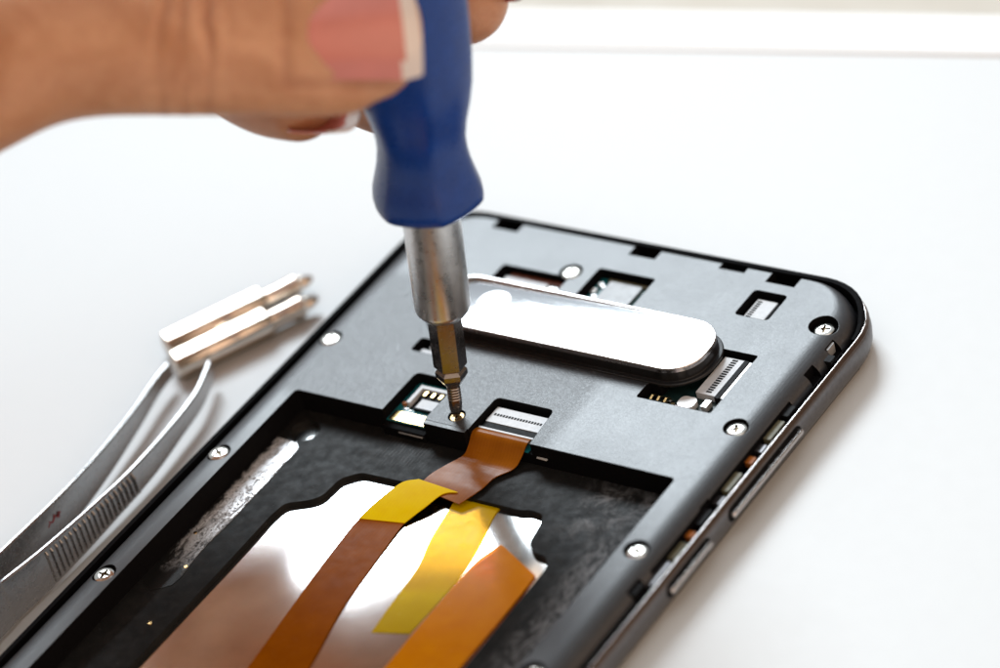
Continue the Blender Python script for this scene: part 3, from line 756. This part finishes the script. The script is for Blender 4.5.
# knuckle creases, nail bed, pad swelling: moved into the surface itself
inv = Matrix((RX, UX, FX)); CR = [0.0] * len(me.vertices)
for v in me.vertices:
    q = inv @ (v.co - G); a, b, c = q
    if c > 8 and -60 < a < 4 and -14 < b < 16:
        d = 0.0
        for x0, w, dep, bow in ((-30.0, .42, .50, .09), (-28.6, .3, .22, -.05), (-27.2, .4, .55, .06), (-24.2, .5, .80, .03), (-25.4, .3, .2, .1), (-21.8, .35, .22, .0), (-32.6, .4, .2, .12), (-50, .9, .15, .1)):
            xx = x0 + bow * (b - 2) * .5 + .3 * math.sin(b * .55 + x0 * 1.7) + .12 * math.sin(b * 1.9 + x0)
            dep = dep * (.65 + .35 * math.sin(b * .45 + x0 * 2.3))
            d += dep * math.exp(-((a - xx) / w) ** 2)
        if -16.2 < a < 2 and -6.5 < b < 9.5: # recess round the nail
            ex = max(abs((a + 6.4) / 8.6), abs((b - 1.2) / 6.6)); d += .35 * math.exp(-((ex - 1) / .09) ** 2)
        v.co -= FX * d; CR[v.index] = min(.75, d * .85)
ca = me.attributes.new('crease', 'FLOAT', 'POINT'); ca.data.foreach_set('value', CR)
for p in me.polygons: p.use_smooth = True
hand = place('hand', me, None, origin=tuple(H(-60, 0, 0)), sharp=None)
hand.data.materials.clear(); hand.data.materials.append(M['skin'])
tag(hand, 'hand with manicured nails reaching in from the left and gripping the blue handle', 'hand')

def nail(ctr, axis, normal, L, W, curve, tipfrac=.17, th=.35, lift=.0, skew=0.0):
    """curved nail plate; ctr/axis/normal in the hand frame. Two materials: pink bed, white free edge."""
    ax = V(axis).normalized(); nm = V(normal); nm = (nm - ax * nm.dot(ax)).normalized(); sd_ = nm.cross(ax)
    nu, nv = 26, 18; top = []; m = MB()
    def pt(i, j, off):
        s = i / nu; t = 2 * j / nv - 1
        x = (s - .5) * L
        prof = min(1, (1 - max(0, (.24 - s) / .24) ** 3) ** .45 if s < .24 else 1)
        prof *= 1 - .10 * max(0, (s - .80) / .20) ** 2
        y = t * W / 2 * max(.42, prof) * (1 + .05 * s)
        x += (1 - t * t) * .5 * (1 if s > .8 else 0) * (s - .8) / .2 + skew * t * s
        z = -curve * (y / (W / 2)) ** 2 - .9 * (2 * s - 1) ** 2 * .35 + off
        return tuple(H(*(V(ctr) + ax * x + sd_ * y + nm * z)))
    for off in (0, -th):
        top.append([[pt(i, j, off) for j in range(nv + 1)] for i in range(nu + 1)])
    idx = lambda l, i, j: l * (nu + 1) * (nv + 1) + i * (nv + 1) + j
    vs = [p for l in top for r in l for p in r]; fs, ms = [], []
    for i in range(nu):
        for j in range(nv):
            t = 2 * (j + .5) / nv - 1
            mi = 1 if (i + .5) / nu > 1 - tipfrac - .05 * t * t else 0
            fs.append([idx(0, i, j), idx(0, i, j + 1), idx(0, i + 1, j + 1), idx(0, i + 1, j)]); ms.append(mi)
            fs.append([idx(1, i, j), idx(1, i + 1, j), idx(1, i + 1, j + 1), idx(1, i, j + 1)]); ms.append(mi)
    for i in range(nu):
        for j in (0, nv): fs.append([idx(0, i, j), idx(0, i + 1, j), idx(1, i + 1, j), idx(1, i, j)]); ms.append(1 if i / nu > 1 - tipfrac else 0)
    for j in range(nv):
        for i in (0, nu): fs.append([idx(0, i, j), idx(0, i, j + 1), idx(1, i, j + 1), idx(1, i, j)]); ms.append(1 if i else 0)
    m.add(vs, fs); m.m = ms
    return m.build('nail', [M['nail'], M['nailtip']], hand, sharp=50)
nail((-7.0, 1.5, 23.25), (1, .02, -.03), (0, .04, 1), 15.4, 12.4, 2.3, tipfrac=.11, skew=-.75)
nail((10.2, 12.2, -9.5), (.45, .0, .9), (.72, .68, -.2), 11, 9, 1.6)
nail((-11.6, -9.4, -3.0), (.85, -.05, .5), (.3, -.85, -.5), 8.5, 7, 1.3)
nail((4.2, -7.4, -12.6), (.5, -.1, .85), (.6, -.5, -.62), 7, 6.5, 1.3)
nail((-47, 9, -54.6), (1, .3, 0), (0, -.1, -1), 7, 6, 1.2)

# ------------------------------------------------------------------ light
def area(name, loc, target, sx, sy, power, col):
    l = bpy.data.lights.new(name, 'AREA'); l.shape = 'RECTANGLE'; l.size = sx; l.size_y = sy; l.energy = power; l.color = col
    o = bpy.data.objects.new(name, l); COL.objects.link(o); o.location = V(loc)
    d = (V(target) - V(loc)).normalized(); o.rotation_euler = d.to_track_quat('-Z', 'Y').to_euler(); return o
az, el, dist = math.radians(43), math.radians(41.5), 2.5
lp = V((-math.sin(az) * math.cos(el), math.cos(az) * math.cos(el), math.sin(el))) * dist + V((0, -.04, 0))
area('window_light', lp, (0, -.04, 0), 1.0, .80, 48.5, (.84, .935, 1.0))

w = bpy.data.worlds.new('World'); SC.world = w; w.use_nodes = True
nt = w.node_tree; bg = nt.nodes['Background']
tc = nt.nodes.new('ShaderNodeTexCoord')
def lobe(d, a, b):
    dp = nt.nodes.new('ShaderNodeVectorMath'); dp.operation = 'DOT_PRODUCT'; dp.inputs[1].default_value = V(d).normalized()
    nt.links.new(tc.outputs['Generated'], dp.inputs[0])
    n = nt.nodes.new('ShaderNodeMapRange'); n.interpolation_type = 'SMOOTHSTEP'; n.inputs['From Min'].default_value = a; n.inputs['From Max'].default_value = b
    nt.links.new(dp.outputs['Value'], n.inputs['Value']); return n.outputs['Result']
c = mixcol(nt, lobe((0, 0, 1), -.2, .5), (.34, .195, .11), (.14, .115, .09))       # dim warm room
c = mixcol(nt, lobe((-.10, -.12, 1), .70, .93), c, (1.0, .96, .92))                 # ceiling overhead, its brightness added as fill
c = mixcol(nt, lobe((.85, -.25, .20), .55, .92), c, (1.55, 1.12, .82))              # warm fill light added from the right front
c = mixcol(nt, lobe((-.56, .6, .573), .55, .9), c, (.42, .45, .48))                 # wall round the window
nt.links.new(c, bg.inputs['Color']); bg.inputs['Strength'].default_value = 1.0

# ------------------------------------------------------------------ camera
cd = bpy.data.cameras.new('camera'); co = bpy.data.objects.new('camera', cd); COL.objects.link(co)
co.matrix_world = Matrix(((.81014681, -.17470303, .55959002, .27260513), (.54095432, .59062402, -.59877517, -.32767135),
                          (-.22589947, .78780843, .57299852, .29651682), (0, 0, 0, 1)))
cd.sensor_width = 36; cd.lens = 129.53; cd.clip_start = .02; cd.clip_end = 10
cd.dof.use_dof = True; cd.dof.focus_distance = .487; cd.dof.aperture_fstop = 10.5
SC.camera = co

SC.view_settings.view_transform = 'Standard'; SC.view_settings.look = 'None'; SC.view_settings.exposure = 0; SC.view_settings.gamma = 1
SC.render.engine = 'CYCLES'
SC.cycles.use_denoising = True
SC.cycles.max_bounces = 8; SC.cycles.caustics_reflective = False
